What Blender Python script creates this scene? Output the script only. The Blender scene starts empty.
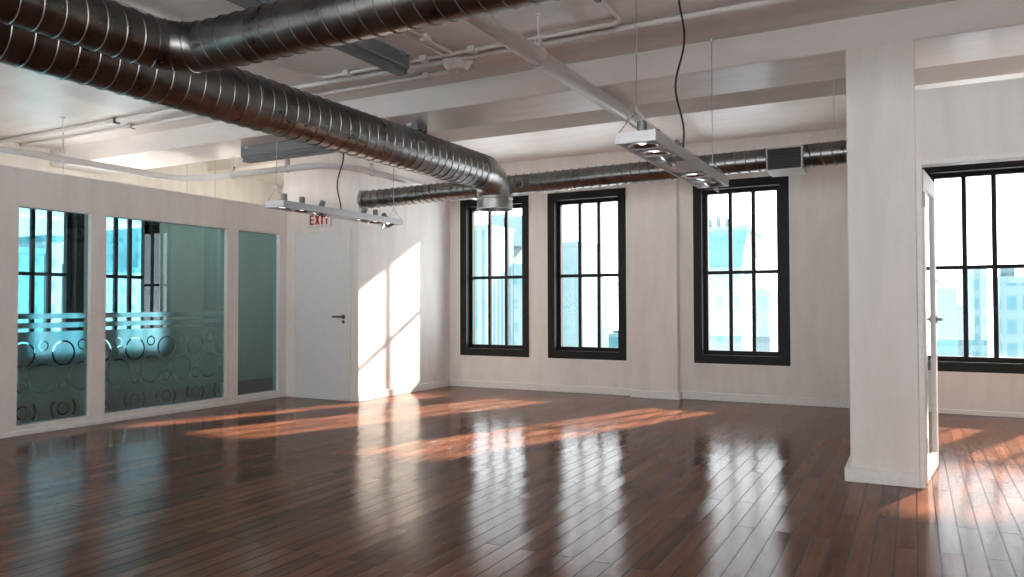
import bpy, bmesh, math, random
from math import sin, cos, pi, radians, atan2, sqrt
from mathutils import Vector, Matrix

random.seed(4)
SC = bpy.context.scene
COL = SC.collection

# ------------------------------------------------------------------ camera
cam_data = bpy.data.cameras.new('camera')
cam = bpy.data.objects.new('camera', cam_data)
COL.objects.link(cam)
cam_data.sensor_fit = 'HORIZONTAL'
cam_data.sensor_width = 36.0
cam_data.lens = 36.0 * 758.56 / 1024.0
cam_data.clip_start = 0.05
cam_data.clip_end = 2000.0
PITCH, YAW, ROLL = 0.0217, 0.4871, -0.0025
cam.matrix_world = (Matrix.Translation((0, 0, 1.15)) @ Matrix.Rotation(YAW, 4, 'Z')
                    @ Matrix.Rotation(pi / 2 + PITCH, 4, 'X') @ Matrix.Rotation(ROLL, 4, 'Z'))
SC.camera = cam

# ------------------------------------------------------------------ sky, sun, exposure
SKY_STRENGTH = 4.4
LOWER_FILL_STRENGTH = 8.5
SUN_ENERGY = 22.0
SUN_DIR = Vector((-0.375, -1.0, -0.54)).normalized()
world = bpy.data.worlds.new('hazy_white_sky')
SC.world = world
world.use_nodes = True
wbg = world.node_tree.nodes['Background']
wbg.inputs['Color'].default_value = (0.93, 0.97, 1.0, 1)
# world brightened below the horizon, added to throw light up onto the ceilings
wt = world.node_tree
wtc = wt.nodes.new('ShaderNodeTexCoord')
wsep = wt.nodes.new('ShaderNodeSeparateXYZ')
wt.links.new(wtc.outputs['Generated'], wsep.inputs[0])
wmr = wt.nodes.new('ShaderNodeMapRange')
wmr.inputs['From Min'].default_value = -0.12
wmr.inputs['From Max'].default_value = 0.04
wmr.inputs['To Min'].default_value = LOWER_FILL_STRENGTH
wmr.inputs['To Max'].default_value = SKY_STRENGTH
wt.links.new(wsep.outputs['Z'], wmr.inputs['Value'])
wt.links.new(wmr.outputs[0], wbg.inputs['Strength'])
sun_data = bpy.data.lights.new('sun', 'SUN')
sun_data.energy = SUN_ENERGY
sun_data.angle = radians(1.8)
sun_data.color = (1.0, 0.86, 0.72)
sun = bpy.data.objects.new('sun', sun_data)
COL.objects.link(sun)
sun.location = (8, 25, 14)
sun.rotation_euler = SUN_DIR.to_track_quat('-Z', 'Y').to_euler()

SC.view_settings.view_transform = 'Standard'
SC.view_settings.look = 'None'
SC.view_settings.gamma = 1.0
SC.view_settings.use_curve_mapping = False
SC.view_settings.exposure = 0.27
SC.cycles.max_bounces = 10
SC.cycles.diffuse_bounces = 5
SC.cycles.glossy_bounces = 5
SC.cycles.transmission_bounces = 8
SC.cycles.transparent_max_bounces = 24
SC.cycles.sample_clamp_indirect = 6.0
SC.cycles.caustics_reflective = False
SC.cycles.caustics_refractive = False
SC.cycles.use_denoising = True


# ------------------------------------------------------------------ materials
class NT:
    def __init__(self, name):
        self.m = bpy.data.materials.new(name)
        self.m.use_nodes = True
        self.t = self.m.node_tree
        self.t.nodes.clear()
        self.out = self.n('ShaderNodeOutputMaterial')

    def n(self, kind, **kw):
        nd = self.t.nodes.new(kind)
        for k, v in kw.items():
            setattr(nd, k, v)
        return nd

    def l(self, a, b):
        self.t.links.new(a, b)

    def setv(self, nd, **kw):
        for k, v in kw.items():
            nd.inputs[k.replace('_', ' ')].default_value = v
        return nd

    def math(self, op, a, b=None, clamp=False):
        nd = self.n('ShaderNodeMath', operation=op)
        nd.use_clamp = clamp
        for i, x in enumerate((a, b)):
            if x is None:
                continue
            if isinstance(x, (int, float)):
                nd.inputs[i].default_value = x
            else:
                self.l(x, nd.inputs[i])
        return nd.outputs[0]

    def ramp(self, fac, stops):
        nd = self.n('ShaderNodeValToRGB')
        while len(nd.color_ramp.elements) < len(stops):
            nd.color_ramp.elements.new(0.5)
        for e, (p, c) in zip(nd.color_ramp.elements, stops):
            e.position = p
            e.color = (*c, 1) if len(c) == 3 else c
        self.l(fac, nd.inputs[0])
        return nd.outputs[0]

    def noise(self, vec, scale, detail=4, rough=0.55):
        nd = self.n('ShaderNodeTexNoise')
        nd.inputs['Scale'].default_value = scale
        nd.inputs['Detail'].default_value = detail
        nd.inputs['Roughness'].default_value = rough
        self.l(vec, nd.inputs['Vector'])
        return nd.outputs['Fac']

    def pos(self, scale=(1, 1, 1), rot=(0, 0, 0)):
        g = self.n('ShaderNodeNewGeometry')
        mp = self.n('ShaderNodeMapping')
        mp.inputs['Scale'].default_value = scale
        mp.inputs['Rotation'].default_value = rot
        self.l(g.outputs['Position'], mp.inputs['Vector'])
        return mp.outputs[0]

    def bump(self, height, strength, dist=0.01, normal=None):
        b = self.n('ShaderNodeBump')
        b.inputs['Strength'].default_value = strength
        b.inputs['Distance'].default_value = dist
        self.l(height, b.inputs['Height'])
        if normal is not None:
            self.l(normal, b.inputs['Normal'])
        return b.outputs[0]

    def bsdf(self, **kw):
        b = self.n('ShaderNodeBsdfPrincipled')
        self.setv(b, **kw)
        return b

    def done(self, shader):
        self.l(shader, self.out.inputs['Surface'])
        return self.m


def mat_plain(name, color, rough=0.5, metallic=0.0, spec=0.5, bump=0.0, bscale=40):
    t = NT(name)
    b = t.bsdf(Base_Color=(*color, 1), Roughness=rough, Metallic=metallic)
    b.inputs['Specular IOR Level'].default_value = spec
    n = t.noise(t.pos(), bscale, 3)
    col = t.ramp(n, [(0.3, tuple(c * 0.94 for c in color)), (0.7, tuple(min(1, c * 1.04) for c in color))])
    t.l(col, b.inputs['Base Color'])
    if bump:
        t.l(t.bump(n, bump, 0.004), b.inputs['Normal'])
    return t.done(b.outputs[0])


def mat_plaster(name, color, rough=0.55, spec=0.4, streak=(3, 3, 0.6), bump=0.12):
    t = NT(name)
    p = t.pos(streak)
    n1 = t.noise(p, 2.2, 6, 0.6)
    n2 = t.noise(t.pos(), 55, 3)
    b = t.bsdf(Roughness=rough)
    b.inputs['Specular IOR Level'].default_value = spec
    c0 = tuple(c * f for c, f in zip(color, (0.90, 0.90, 0.885)))
    col = t.ramp(n1, [(0.32, c0), (0.62, color)])
    t.l(col, b.inputs['Base Color'])
    h = t.math('ADD', t.math('MULTIPLY', n1, 1.5), t.math('MULTIPLY', n2, 0.4))
    t.l(t.bump(h, bump, 0.006), b.inputs['Normal'])
    return t.done(b.outputs[0])


def mat_floor():
    t = NT('dark stained plank floor')
    PW = 0.092
    g = t.n('ShaderNodeNewGeometry')
    mp = t.n('ShaderNodeMapping')
    mp.inputs['Rotation'].default_value = (0, 0, pi / 2)
    t.l(g.outputs['Position'], mp.inputs['Vector'])
    br = t.n('ShaderNodeTexBrick')
    br.offset = 0.37
    br.offset_frequency = 2
    t.setv(br, Scale=1.0, Mortar_Size=0.0038, Mortar_Smooth=0.5, Bias=0.0, Brick_Width=1.35, Row_Height=PW)
    br.inputs['Color1'].default_value = (0, 0, 0, 1)
    br.inputs['Color2'].default_value = (1, 1, 1, 1)
    br.inputs['Mortar'].default_value = (0.5, 0.5, 0.5, 1)
    t.l(mp.outputs[0], br.inputs['Vector'])
    rnd = br.outputs['Color']
    sep = t.n('ShaderNodeSeparateXYZ')
    t.l(g.outputs['Position'], sep.inputs[0])
    comb = t.n('ShaderNodeCombineXYZ')
    t.l(t.math('MULTIPLY', sep.outputs[0], 24.0), comb.inputs[0])
    t.l(t.math('MULTIPLY', sep.outputs[1], 2.0), comb.inputs[1])
    t.l(t.math('MULTIPLY', rnd, 9.0), comb.inputs[2])
    grain = t.noise(comb.outputs[0], 1.0, 7, 0.65)
    blot = t.noise(t.pos((1.6, 0.8, 1)), 1.5, 5, 0.6)
    fine = t.noise(t.pos((9, 5, 1)), 5.0, 6, 0.72)
    v = t.math('ADD', t.math('MULTIPLY', rnd, 0.22), t.math('MULTIPLY', grain, 0.46))
    v = t.math('ADD', v, t.math('MULTIPLY', blot, 0.32))
    col = t.ramp(v, [(0.28, (0.062, 0.026, 0.016)), (0.5, (0.155, 0.060, 0.033)), (0.78, (0.270, 0.108, 0.058))])
    spots = t.ramp(fine, [(0.60, (1, 1, 1)), (0.74, (0.35, 0.32, 0.31))])
    mix = t.n('ShaderNodeMix', data_type='RGBA', blend_type='MULTIPLY')
    mix.inputs[0].default_value = 0.6
    t.l(col, mix.inputs[6])
    t.l(spots, mix.inputs[7])
    mix2 = t.n('ShaderNodeMix', data_type='RGBA')
    t.l(br.outputs['Fac'], mix2.inputs[0])
    t.l(mix.outputs[2], mix2.inputs[6])
    mix2.inputs[7].default_value = (0.014, 0.006, 0.005, 1)
    b = t.bsdf()
    b.inputs['Specular IOR Level'].default_value = 0.055
    t.l(mix2.outputs[2], b.inputs['Base Color'])
    rn = t.math('ADD', t.math('MULTIPLY', blot, 0.16), t.math('MULTIPLY', t.math('SUBTRACT', fine, 0.48, True), 0.8))
    t.l(t.math('ADD', rn, 0.05, True), b.inputs['Roughness'])
    # every board lies a little tilted and cupped, with a rounded groove between boards
    fx = t.math('FRACT', t.math('DIVIDE', sep.outputs[0], PW))
    cup = t.math('MULTIPLY', t.math('SUBTRACT', rnd, 0.5), fx)
    wave = t.noise(t.pos((4.0, 1.2, 1)), 2.0, 3, 0.5)
    h = t.math('ADD', t.math('MULTIPLY', br.outputs['Fac'], -0.0026), t.math('MULTIPLY', cup, 0.0024))
    h = t.math('ADD', h, t.math('MULTIPLY', fine, 0.00030))
    h = t.math('ADD', h, t.math('MULTIPLY', wave, 0.0010))
    h = t.math('ADD', h, t.math('MULTIPLY', grain, 0.0002))
    t.l(t.bump(h, 1.0, 1.0), b.inputs['Normal'])
    return t.done(b.outputs[0])


def mat_duct(name, color=(0.225, 0.22, 0.212), rough=0.30):
    t = NT(name)
    n1 = t.noise(t.pos(), 7.0, 6, 0.65)
    n2 = t.noise(t.pos(), 38.0, 4, 0.6)
    b = t.bsdf(Metallic=1.0)
    col = t.ramp(n1, [(0.25, tuple(c * 0.62 for c in color)), (0.55, color), (0.85, tuple(c * 1.25 for c in color))])
    t.l(col, b.inputs['Base Color'])
    r = t.math('ADD', t.math('MULTIPLY', n1, 0.22), t.math('MULTIPLY', n2, 0.10))
    t.l(t.math('ADD', r, rough - 0.15, True), b.inputs['Roughness'])
    t.l(t.bump(n1, 0.05, 0.006), b.inputs['Normal'])
    return t.done(b.outputs[0])


def mat_glass(name, tint, ior=1.45, extra=0.0):
    t = NT(name)
    tr = t.n('ShaderNodeBsdfTransparent')
    tr.inputs[0].default_value = (*tint, 1)
    gl = t.n('ShaderNodeBsdfGlossy')
    gl.inputs['Roughness'].default_value = 0.0
    gl.inputs['Color'].default_value = (0.95, 0.97, 1, 1)
    lw = t.n('ShaderNodeLayerWeight')
    lw.inputs['Blend'].default_value = 0.5
    mx = t.n('ShaderNodeMixShader')
    f = t.math('ADD', t.math('MULTIPLY', t.math('POWER', lw.outputs['Facing'], 5.0), 0.95), ((ior - 1) / (ior + 1)) ** 2 + extra, True)
    t.l(f, mx.inputs[0])
    t.l(tr.outputs[0], mx.inputs[1])
    t.l(gl.outputs[0], mx.inputs[2])
    return t.done(mx.outputs[0])


def mat_frost():
    t = NT('frosted film')
    rf = t.n('ShaderNodeBsdfRefraction')
    rf.inputs['Color'].default_value = (0.90, 0.96, 0.96, 1)
    rf.inputs['Roughness'].default_value = 0.42
    rf.inputs['IOR'].default_value = 1.15
    df = t.n('ShaderNodeBsdfDiffuse')
    df.inputs['Color'].default_value = (0.22, 0.30, 0.30, 1)
    tl = t.n('ShaderNodeBsdfTranslucent')
    tl.inputs['Color'].default_value = (0.55, 0.75, 0.75, 1)
    m1 = t.n('ShaderNodeMixShader')
    m1.inputs[0].default_value = 0.35
    t.l(df.outputs[0], m1.inputs[1])
    t.l(tl.outputs[0], m1.inputs[2])
    m2 = t.n('ShaderNodeMixShader')
    m2.inputs[0].default_value = 0.16
    t.l(rf.outputs[0], m2.inputs[1])
    t.l(m1.outputs[0], m2.inputs[2])
    return t.done(m2.outputs[0])


def mat_emit(name, color, strength, base=(0.8, 0.8, 0.8)):
    t = NT(name)
    b = t.bsdf(Base_Color=(*base, 1), Roughness=0.3)
    b.inputs['Emission Color'].default_value = (*color, 1)
    b.inputs['Emission Strength'].default_value = strength
    n = t.noise(t.pos(), 30, 2)
    t.l(t.ramp(n, [(0.3, base), (0.7, tuple(c * 1.03 for c in base))]), b.inputs['Base Color'])
    return t.done(b.outputs[0])


def mat_facade(name, light, dark, floor_h, bay, vertical=False, wfrac=0.55, hfrac=0.5):
    """masonry or curtain wall with a grid of darker window openings"""
    t = NT(name)
    g = t.n('ShaderNodeNewGeometry')
    sep = t.n('ShaderNodeSeparateXYZ')
    t.l(g.outputs['Position'], sep.inputs[0])
    xy = t.math('ADD', sep.outputs[0], sep.outputs[1])
    fx = t.math('FRACT', t.math('DIVIDE', xy, bay))
    fz = t.math('FRACT', t.math('DIVIDE', sep.outputs[2], floor_h))
    wx = t.math('LESS_THAN', fx, wfrac)
    wz = t.math('LESS_THAN', fz, hfrac)
    mask = wx if vertical else t.math('MULTIPLY', wx, wz)
    n = t.noise(t.pos(), 0.25, 3)
    mask = t.math('MULTIPLY', mask, t.math('ADD', t.math('MULTIPLY', n, 0.8), 0.5, True))
    mix = t.n('ShaderNodeMix', data_type='RGBA')
    t.l(mask, mix.inputs[0])
    mix.inputs[6].default_value = (*light, 1)
    mix.inputs[7].default_value = (*dark, 1)
    b = t.bsdf(Roughness=0.6)
    t.l(mix.outputs[2], b.inputs['Base Color'])
    return t.done(b.outputs[0])


M = {}
M['wall'] = mat_plaster('white plaster wall', (0.84, 0.805, 0.775))
M['ceiling'] = mat_plaster('glossy white painted ceiling', (0.82, 0.785, 0.76), rough=0.34, spec=0.5, streak=(0.8, 3.5, 3), bump=0.10)
M['trim'] = mat_plain('white painted wood', (0.84, 0.82, 0.80), 0.38)
M['door'] = mat_plain('white door paint', (0.78, 0.775, 0.77), 0.4)
M['floor'] = mat_floor()
M['black'] = mat_plain('black window paint', (0.009, 0.009, 0.009), 0.5, spec=0.25)
M['duct'] = mat_duct('galvanised spiral duct')
M['duct_end'] = mat_duct('galvanised sheet collar', (0.42, 0.42, 0.41), 0.33)
M['pipe'] = mat_plain('white painted steel pipe', (0.74, 0.72, 0.71), 0.30)
M['conduit'] = mat_plain('white painted conduit', (0.72, 0.69, 0.67), 0.36)
M['strut'] = mat_plain('blue grey painted steel', (0.20, 0.225, 0.245), 0.45)
M['alu'] = mat_plain('brushed aluminium', (0.55, 0.55, 0.56), 0.36, 0.85)
M['steel'] = mat_plain('steel', (0.45, 0.45, 0.46), 0.3, 1.0)
M['chrome'] = mat_plain('chrome reflector', (0.62, 0.64, 0.66), 0.26, 1.0)
M['sink'] = mat_plain('grey heat sink', (0.22, 0.235, 0.24), 0.45, 0.6)
M['lens'] = mat_emit('lamp capsule', (1.0, 0.97, 0.92), 1.3)
M['cord'] = mat_plain('black rubber', (0.012, 0.012, 0.012), 0.5)
M['dark'] = mat_plain('dark grille', (0.02, 0.02, 0.021), 0.5)
M['handle'] = mat_plain('dark nickel', (0.10, 0.10, 0.10), 0.32, 0.9)
M['nickel'] = mat_plain('nickel', (0.30, 0.29, 0.28), 0.3, 0.95)
M['sign'] = mat_plain('white sign board', (0.80, 0.77, 0.75), 0.4)
M['red'] = mat_plain('red letters', (0.62, 0.03, 0.025), 0.45)
M['glass'] = mat_glass('window glass', (0.985, 0.992, 0.995))
M['tint'] = mat_glass('green tinted glass', (0.415, 0.56, 0.59), 1.5)
M['door_glass'] = mat_glass('door glass', (0.80, 0.88, 0.90), 1.5)
M['frost'] = mat_frost()
M['street'] = mat_plain('pale hazy street', (0.82, 0.84, 0.85), 0.9, bscale=0.05)


# ------------------------------------------------------------------ mesh helpers
def tag(o, label=None, cat=None, group=None, kind=None):
    if label:
        o['label'] = label
    if cat:
        o['category'] = cat
    if group:
        o['group'] = group
    if kind:
        o['kind'] = kind
    return o


def empty(name, loc, label, cat, group=None, kind=None):
    o = bpy.data.objects.new(name, None)
    o.location = loc
    o.empty_display_size = 0.1
    COL.objects.link(o)
    return tag(o, label, cat, group, kind)


def origin_of(o):
    v = Vector((0, 0, 0))
    while o is not None:
        v += o.location
        o = o.parent
    return v


def obj(name, bm, mat, parent=None, loc=None, smooth=False, mats=None):
    """bm is in world coordinates; becomes one mesh object with its origin at loc or at its parent"""
    me = bpy.data.meshes.new(name)
    base = origin_of(parent) if parent is not None else Vector((0, 0, 0))
    off = Vector(loc) if loc is not None else base
    bmesh.ops.translate(bm, verts=bm.verts, vec=-off)
    bmesh.ops.recalc_face_normals(bm, faces=bm.faces)
    bm.to_mesh(me)
    bm.free()
    for mm in (mats or [mat]):
        me.materials.append(mm)
    if smooth:
        me.polygons.foreach_set('use_smooth', [True] * len(me.polygons))
        try:
            me.set_sharp_from_angle(angle=radians(40))
        except Exception:
            pass
    o = bpy.data.objects.new(name, me)
    COL.objects.link(o)
    if parent is not None:
        o.parent = parent
    o.location = off - base
    return o


def box(bm, x0, x1, y0, y1, z0, z1, bev=0.0):
    r = bmesh.ops.create_cube(bm, size=1.0)
    vs = r['verts']
    for v in vs:
        v.co = Vector(((x0 + x1) / 2 + v.co.x * (x1 - x0), (y0 + y1) / 2 + v.co.y * (y1 - y0), (z0 + z1) / 2 + v.co.z * (z1 - z0)))
    if bev:
        es = list({e for v in vs for e in v.link_edges})
        bmesh.ops.bevel(bm, geom=es, offset=bev, segments=1, affect='EDGES')
    return bm


def bx(*a, bev=0.0):
    return box(bmesh.new(), *a, bev=bev)


def tube(bm, pts, r, n=12, cap=True):
    pts = [Vector(p) for p in pts]
    rings = []
    ref = None
    for i, p in enumerate(pts):
        d = (pts[min(i + 1, len(pts) - 1)] - pts[max(i - 1, 0)]).normalized()
        if ref is None:
            ref = Vector((0, 0, 1)) if abs(d.z) < 0.9 else Vector((1, 0, 0))
        a = ref - d * ref.dot(d)
        a.normalize()
        ref = a
        b = d.cross(a)
        rr = r[i] if isinstance(r, (list, tuple)) else r
        rings.append([bm.verts.new(p + (a * cos(2 * pi * k / n) + b * sin(2 * pi * k / n)) * rr) for k in range(n)])
    for i in range(len(rings) - 1):
        for k in range(n):
            bm.faces.new((rings[i][k], rings[i][(k + 1) % n], rings[i + 1][(k + 1) % n], rings[i + 1][k]))
    if cap:
        bm.faces.new(rings[0])
        bm.faces.new(list(reversed(rings[-1])))
    return bm


def rounded(pts, rad, seg=8):
    """polyline with its corners rounded"""
    pts = [Vector(p) for p in pts]
    out = [pts[0]]
    for i in range(1, len(pts) - 1):
        a, b, c = pts[i - 1], pts[i], pts[i + 1]
        d1 = (a - b).normalized()
        d2 = (c - b).normalized()
        ang = d1.angle(d2)
        t = rad / math.tan(ang / 2)
        p1, p2 = b + d1 * t, b + d2 * t
        cen = b + (d1 + d2).normalized() * (rad / sin(ang / 2))
        u = (p1 - cen)
        w = (p2 - cen)
        tot = u.angle(w)
        ax = u.cross(w).normalized()
        for k in range(seg + 1):
            out.append(cen + Matrix.Rotation(tot * k / seg, 3, ax) @ u)
    out.append(pts[-1])
    return out


def lathe(bm, prof, n=24, mtx=None, closed=False):
    """profile of (radius, height) turned about z"""
    rings = []
    for (r, z) in prof:
        if r < 1e-6:
            rings.append([bm.verts.new((0, 0, z))])
        else:
            rings.append([bm.verts.new((r * cos(2 * pi * k / n), r * sin(2 * pi * k / n), z)) for k in range(n)])
    idx = list(range(len(rings)))
    pairs = list(zip(idx[:-1], idx[1:])) + ([(idx[-1], 0)] if closed else [])
    for i, j in pairs:
        A, B = rings[i], rings[j]
        if len(A) == 1 and len(B) == 1:
            continue
        for k in range(n):
            k2 = (k + 1) % n
            if len(A) == 1:
                bm.faces.new((A[0], B[k2], B[k]))
            elif len(B) == 1:
                bm.faces.new((A[k], A[k2], B[0]))
            else:
                bm.faces.new((A[k], A[k2], B[k2], B[k]))
    if mtx is not None:
        bmesh.ops.transform(bm, matrix=mtx, verts=[v for rg in rings for v in rg])
    return bm


def panel(ub, vb, solid, w0, w1, mp):
    """slab from w0 to w1 with rectangular openings: cells of a grid, each solid or not; mp maps (u,v,w) to the world"""
    bm = bmesh.new()
    cache = {}

    def V(i, j, w):
        k = (i, j, w)
        if k not in cache:
            cache[k] = bm.verts.new(mp(ub[i], vb[j], w))
        return cache[k]
    nu, nv = len(ub) - 1, len(vb) - 1

    def S(i, j):
        return 0 <= i < nu and 0 <= j < nv and solid((ub[i] + ub[i + 1]) / 2, (vb[j] + vb[j + 1]) / 2)
    for i in range(nu):
        for j in range(nv):
            if not S(i, j):
                continue
            for w in (w0, w1):
                bm.faces.new([V(i, j, w), V(i + 1, j, w), V(i + 1, j + 1, w), V(i, j + 1, w)])
            for (di, dj, a, b) in ((-1, 0, (i, j), (i, j + 1)), (1, 0, (i + 1, j), (i + 1, j + 1)), (0, -1, (i, j), (i + 1, j)), (0, 1, (i, j + 1), (i + 1, j + 1))):
                if not S(i + di, j + dj):
                    bm.faces.new([V(*a, w0), V(*b, w0), V(*b, w1), V(*a, w1)])
    return bm


def wall_panel(u0, u1, v0, v1, holes, w0, w1, mp):
    ub = sorted({u0, u1} | {h[0] for h in holes} | {h[1] for h in holes})
    vb = sorted({v0, v1} | {h[2] for h in holes} | {h[3] for h in holes})

    def solid(u, v):
        return not any(h[0] < u < h[1] and h[2] < v < h[3] for h in holes)
    return panel(ub, vb, solid, w0, w1, mp)


def spiral_duct(straights, r, pitch=0.11, n=40, bump=0.0055, turn_seg=0.035):
    """helically seamed round duct along a rounded polyline: flat strip, then a raised seam, over and over"""
    pts = [Vector(p) for p in straights]
    L = [0.0]
    for a, b in zip(pts[:-1], pts[1:]):
        L.append(L[-1] + (b - a).length)
    total = L[-1]

    def at(s):
        s = max(0.0, min(total - 1e-6, s))
        for i in range(len(pts) - 1):
            if L[i] <= s <= L[i + 1]:
                f = (s - L[i]) / (L[i + 1] - L[i])
                return pts[i].lerp(pts[i + 1], f)
        return pts[-1]

    def frame(s):
        d = (at(s + 0.02) - at(s - 0.02)).normalized()
        up = Vector((0, 0, 1))
        a = (up - d * up.dot(d)).normalized()
        return at(s), a, d.cross(a)
    prof = [(0.0, 0.0), (0.03, 0.0), (0.50, 0.0), (0.86, 0.0), (0.89, 0.0), (0.92, 0.9), (0.945, 1.0), (0.97, 0.9)]
    K = len(prof)
    turns = int(total / pitch)
    bm = bmesh.new()
    grid = []
    for tnum in range(turns):
        for (f, hgt) in prof:
            row = []
            for k in range(n):
                s = (tnum + f + k / n) * pitch
                c, a, b = frame(s)
                th = 2 * pi * k / n
                row.append(bm.verts.new(c + (a * cos(th) + b * sin(th)) * (r + bump * hgt)))
            grid.append(row)
    R = len(grid)
    for i in range(R - 1):
        for k in range(n - 1):
            bm.faces.new((grid[i][k], grid[i][k + 1], grid[i + 1][k + 1], grid[i + 1][k]))
        if i + K + 1 < R:
            bm.faces.new((grid[i][n - 1], grid[i + K][0], grid[i + K + 1][0], grid[i + 1][n - 1]))
    return bm


# ------------------------------------------------------------------ room dimensions (metres)
BW = 9.18          # back wall, inner face
PX = -7.03         # glass partition, room face
OX = -9.12         # outer wall of the office behind the partition
CX = -5.87         # stair core, side face
CY = 7.16          # stair core, door face
RX = 4.0           # right wall
RY = -7.0          # rear wall
H1 = 3.03          # ceiling
BZ = 2.82          # underside of the deep beam
BY0, BY1 = 5.41, 6.08
SZ = 3.115         # ceiling strip along the windows
SY = 7.70
H2 = 3.50          # ceiling of the coffer
WB, WT = 0.443, 2.638

XYw = lambda u, v, w: (u, w, v)      # wall in the X-Z plane
YZw = lambda u, v, w: (w, u, v)      # wall in the Y-Z plane
XYf = lambda u, v, w: (u, v, w)      # floor, ceiling


def struct(name, bm, mat, label, cat, parent=None, **kw):
    return tag(obj(name, bm, mat, parent, **kw), label, cat, None, 'structure')


# floor and ceilings
struct('floor', bx(OX - 0.3, RX + 0.3, RY - 0.3, BW + 0.02, -0.2, 0.0), M['floor'], 'glossy dark stained wooden plank floor of the empty loft', 'floor')
struct('ceiling', bx(OX - 0.3, RX + 0.3, RY - 0.3, BY0 + 0.01, H1, H1 + 0.2), M['ceiling'], 'white painted ceiling bay nearest the two big round ducts', 'ceiling')
struct('ceiling', bx(OX - 0.3, RX + 0.3, BY1 - 0.01, SY, H2, H2 + 0.2), M['ceiling'], 'raised ceiling strip behind the deep white beam', 'ceiling')
struct('ceiling', bx(OX - 0.3, RX + 0.3, SY, BW + 0.3, SZ, SZ + 0.5), M['ceiling'], 'bright ceiling strip along the top of the window wall', 'ceiling')
struct('ceiling_beam', bx(OX, RX, BY0, BY1, BZ, H2 + 0.1, bev=0.008), M['ceiling'], 'deep white ceiling beam running across above the column', 'beam')

# windows: outer sizes on the back wall, X from left to right
WIN = [(-5.690, -4.600), (-4.318, -3.222), (-2.362, -1.256), (0.068, 1.160), (1.170, 2.262), (2.272, 3.364)]
struct('wall_back', wall_panel(CX - 0.2, RX + 0.2, -0.1, SZ + 0.3, [(a, b, WB, WT) for a, b in WIN], BW, BW + 0.24, XYw), M['wall'],
       'white plaster wall with tall black windows', 'wall')
# office behind the glass: outer wall with windows and its own end wall
OWIN = [(5.385 + 1.065 * k - 0.45, 5.385 + 1.065 * k + 0.45) for k in (0, 1)]
OBAY = [(-6.5, -4.8), (-4.2, -2.5), (-1.9, -0.2), (0.1, 1.8)]
struct('wall_left', wall_panel(RY - 0.2, BW + 0.2, -0.1, H2, [(a, b, WB, WT) for a, b in OWIN] + [(a, b, 0.2, 2.75) for a, b in OBAY], OX - 0.24, OX, YZw), M['wall'],
       'cream outer wall seen above and through the glass partition', 'wall')
struct('wall_office', bx(OX, -7.08, BW, BW + 0.13, -0.1, H2), M['wall'], 'end wall of the office behind the tinted glass', 'wall')
# stair core
struct('wall_core', bx(-7.08, CX, CY, BW + 0.13, -0.05, H2 + 0.05), M['wall'], 'white projecting wall block with the exit door and a sunlit side', 'wall')
# rear and right wall with plain openings to the sky
struct('wall_rear', wall_panel(OX - 0.2, RX + 0.2, -0.1, H2, [(-6.9 + 2.15 * k, -4.90 + 2.15 * k, 0.10, 2.30) for k in range(5)], RY - 0.13, RY, XYw), M['wall'],
       'rear wall of the loft with open window bays', 'wall')
struct('wall_right', wall_panel(RY - 0.2, BW + 0.2, -0.1, H2, [(-6.6, -4.6, 0.10, 2.3), (-4.3, -2.3, 0.10, 2.3)], RX, RX + 0.13, YZw), M['wall'],
       'right side wall of the loft with open window bays', 'wall')

# pilaster between second and third window
struct('pilaster', bx(-3.105, -2.535, BW - 0.125, BW + 0.02, 0, SZ, bev=0.004), M['wall'], 'shallow white pilaster between the second and third window', 'pilaster')
# column and cross wall with the door
struct('column', bx(-0.378, 0.022, BY0, BY1, -0.02, BZ + 0.01, bev=0.006), M['wall'], 'square white column under the beam beside the open glass door', 'column')
struct('wall_cross', wall_panel(0.022, RX, -0.02, 2.50, [(0.022, 1.02, -0.02, 2.055)], BY0 + 0.001, BY0 + 0.16, XYw), M['wall'],
       'white wall over the glass door with an open gap under the beam', 'wall')


struct('wall_meeting', bx(-0.376, -0.26, BY1 - 0.01, BW + 0.02, -0.02, H2 + 0.05), M['wall'], 'side wall hidden behind the column, closing off the room with the glass door', 'wall')


# baseboards
def baseboard(name, boxes, label):
    bm = bmesh.new()
    for b in boxes:
        box(bm, *b, bev=0.004)
    return struct(name, bm, M['trim'], label, 'baseboard')


BBH = 0.092
baseboard('baseboard_back', [(CX, -3.13, BW - 0.016, BW + 0.005, 0, BBH), (-3.13, -2.51, BW - 0.145, BW - 0.12, 0, BBH), (-3.128, -3.10, BW - 0.121, BW, 0.001, BBH - 0.001),
                             (-2.54, -2.512, BW - 0.121, BW, 0.001, BBH - 0.001), (-2.51, -0.38, BW - 0.016, BW + 0.005, 0, BBH), (-0.25, RX, BW - 0.016, BW + 0.005, 0, 0.05)], 'white baseboard along the window wall')
baseboard('baseboard_core', [(CX - 0.005, CX + 0.016, CY - 0.016, BW, 0, BBH), (-5.955, CX - 0.006, CY - 0.0155, CY + 0.005, 0.001, BBH - 0.001)], 'white baseboard around the sunlit wall block')
baseboard('baseboard_column', [(-0.412, 0.020, BY0 - 0.022, BY0 + 0.005, 0, BBH), (-0.410, -0.376, BY0 + 0.006, BY1 + 0.02, 0.001, BBH - 0.0005)], 'white baseboard around the foot of the column')


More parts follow.
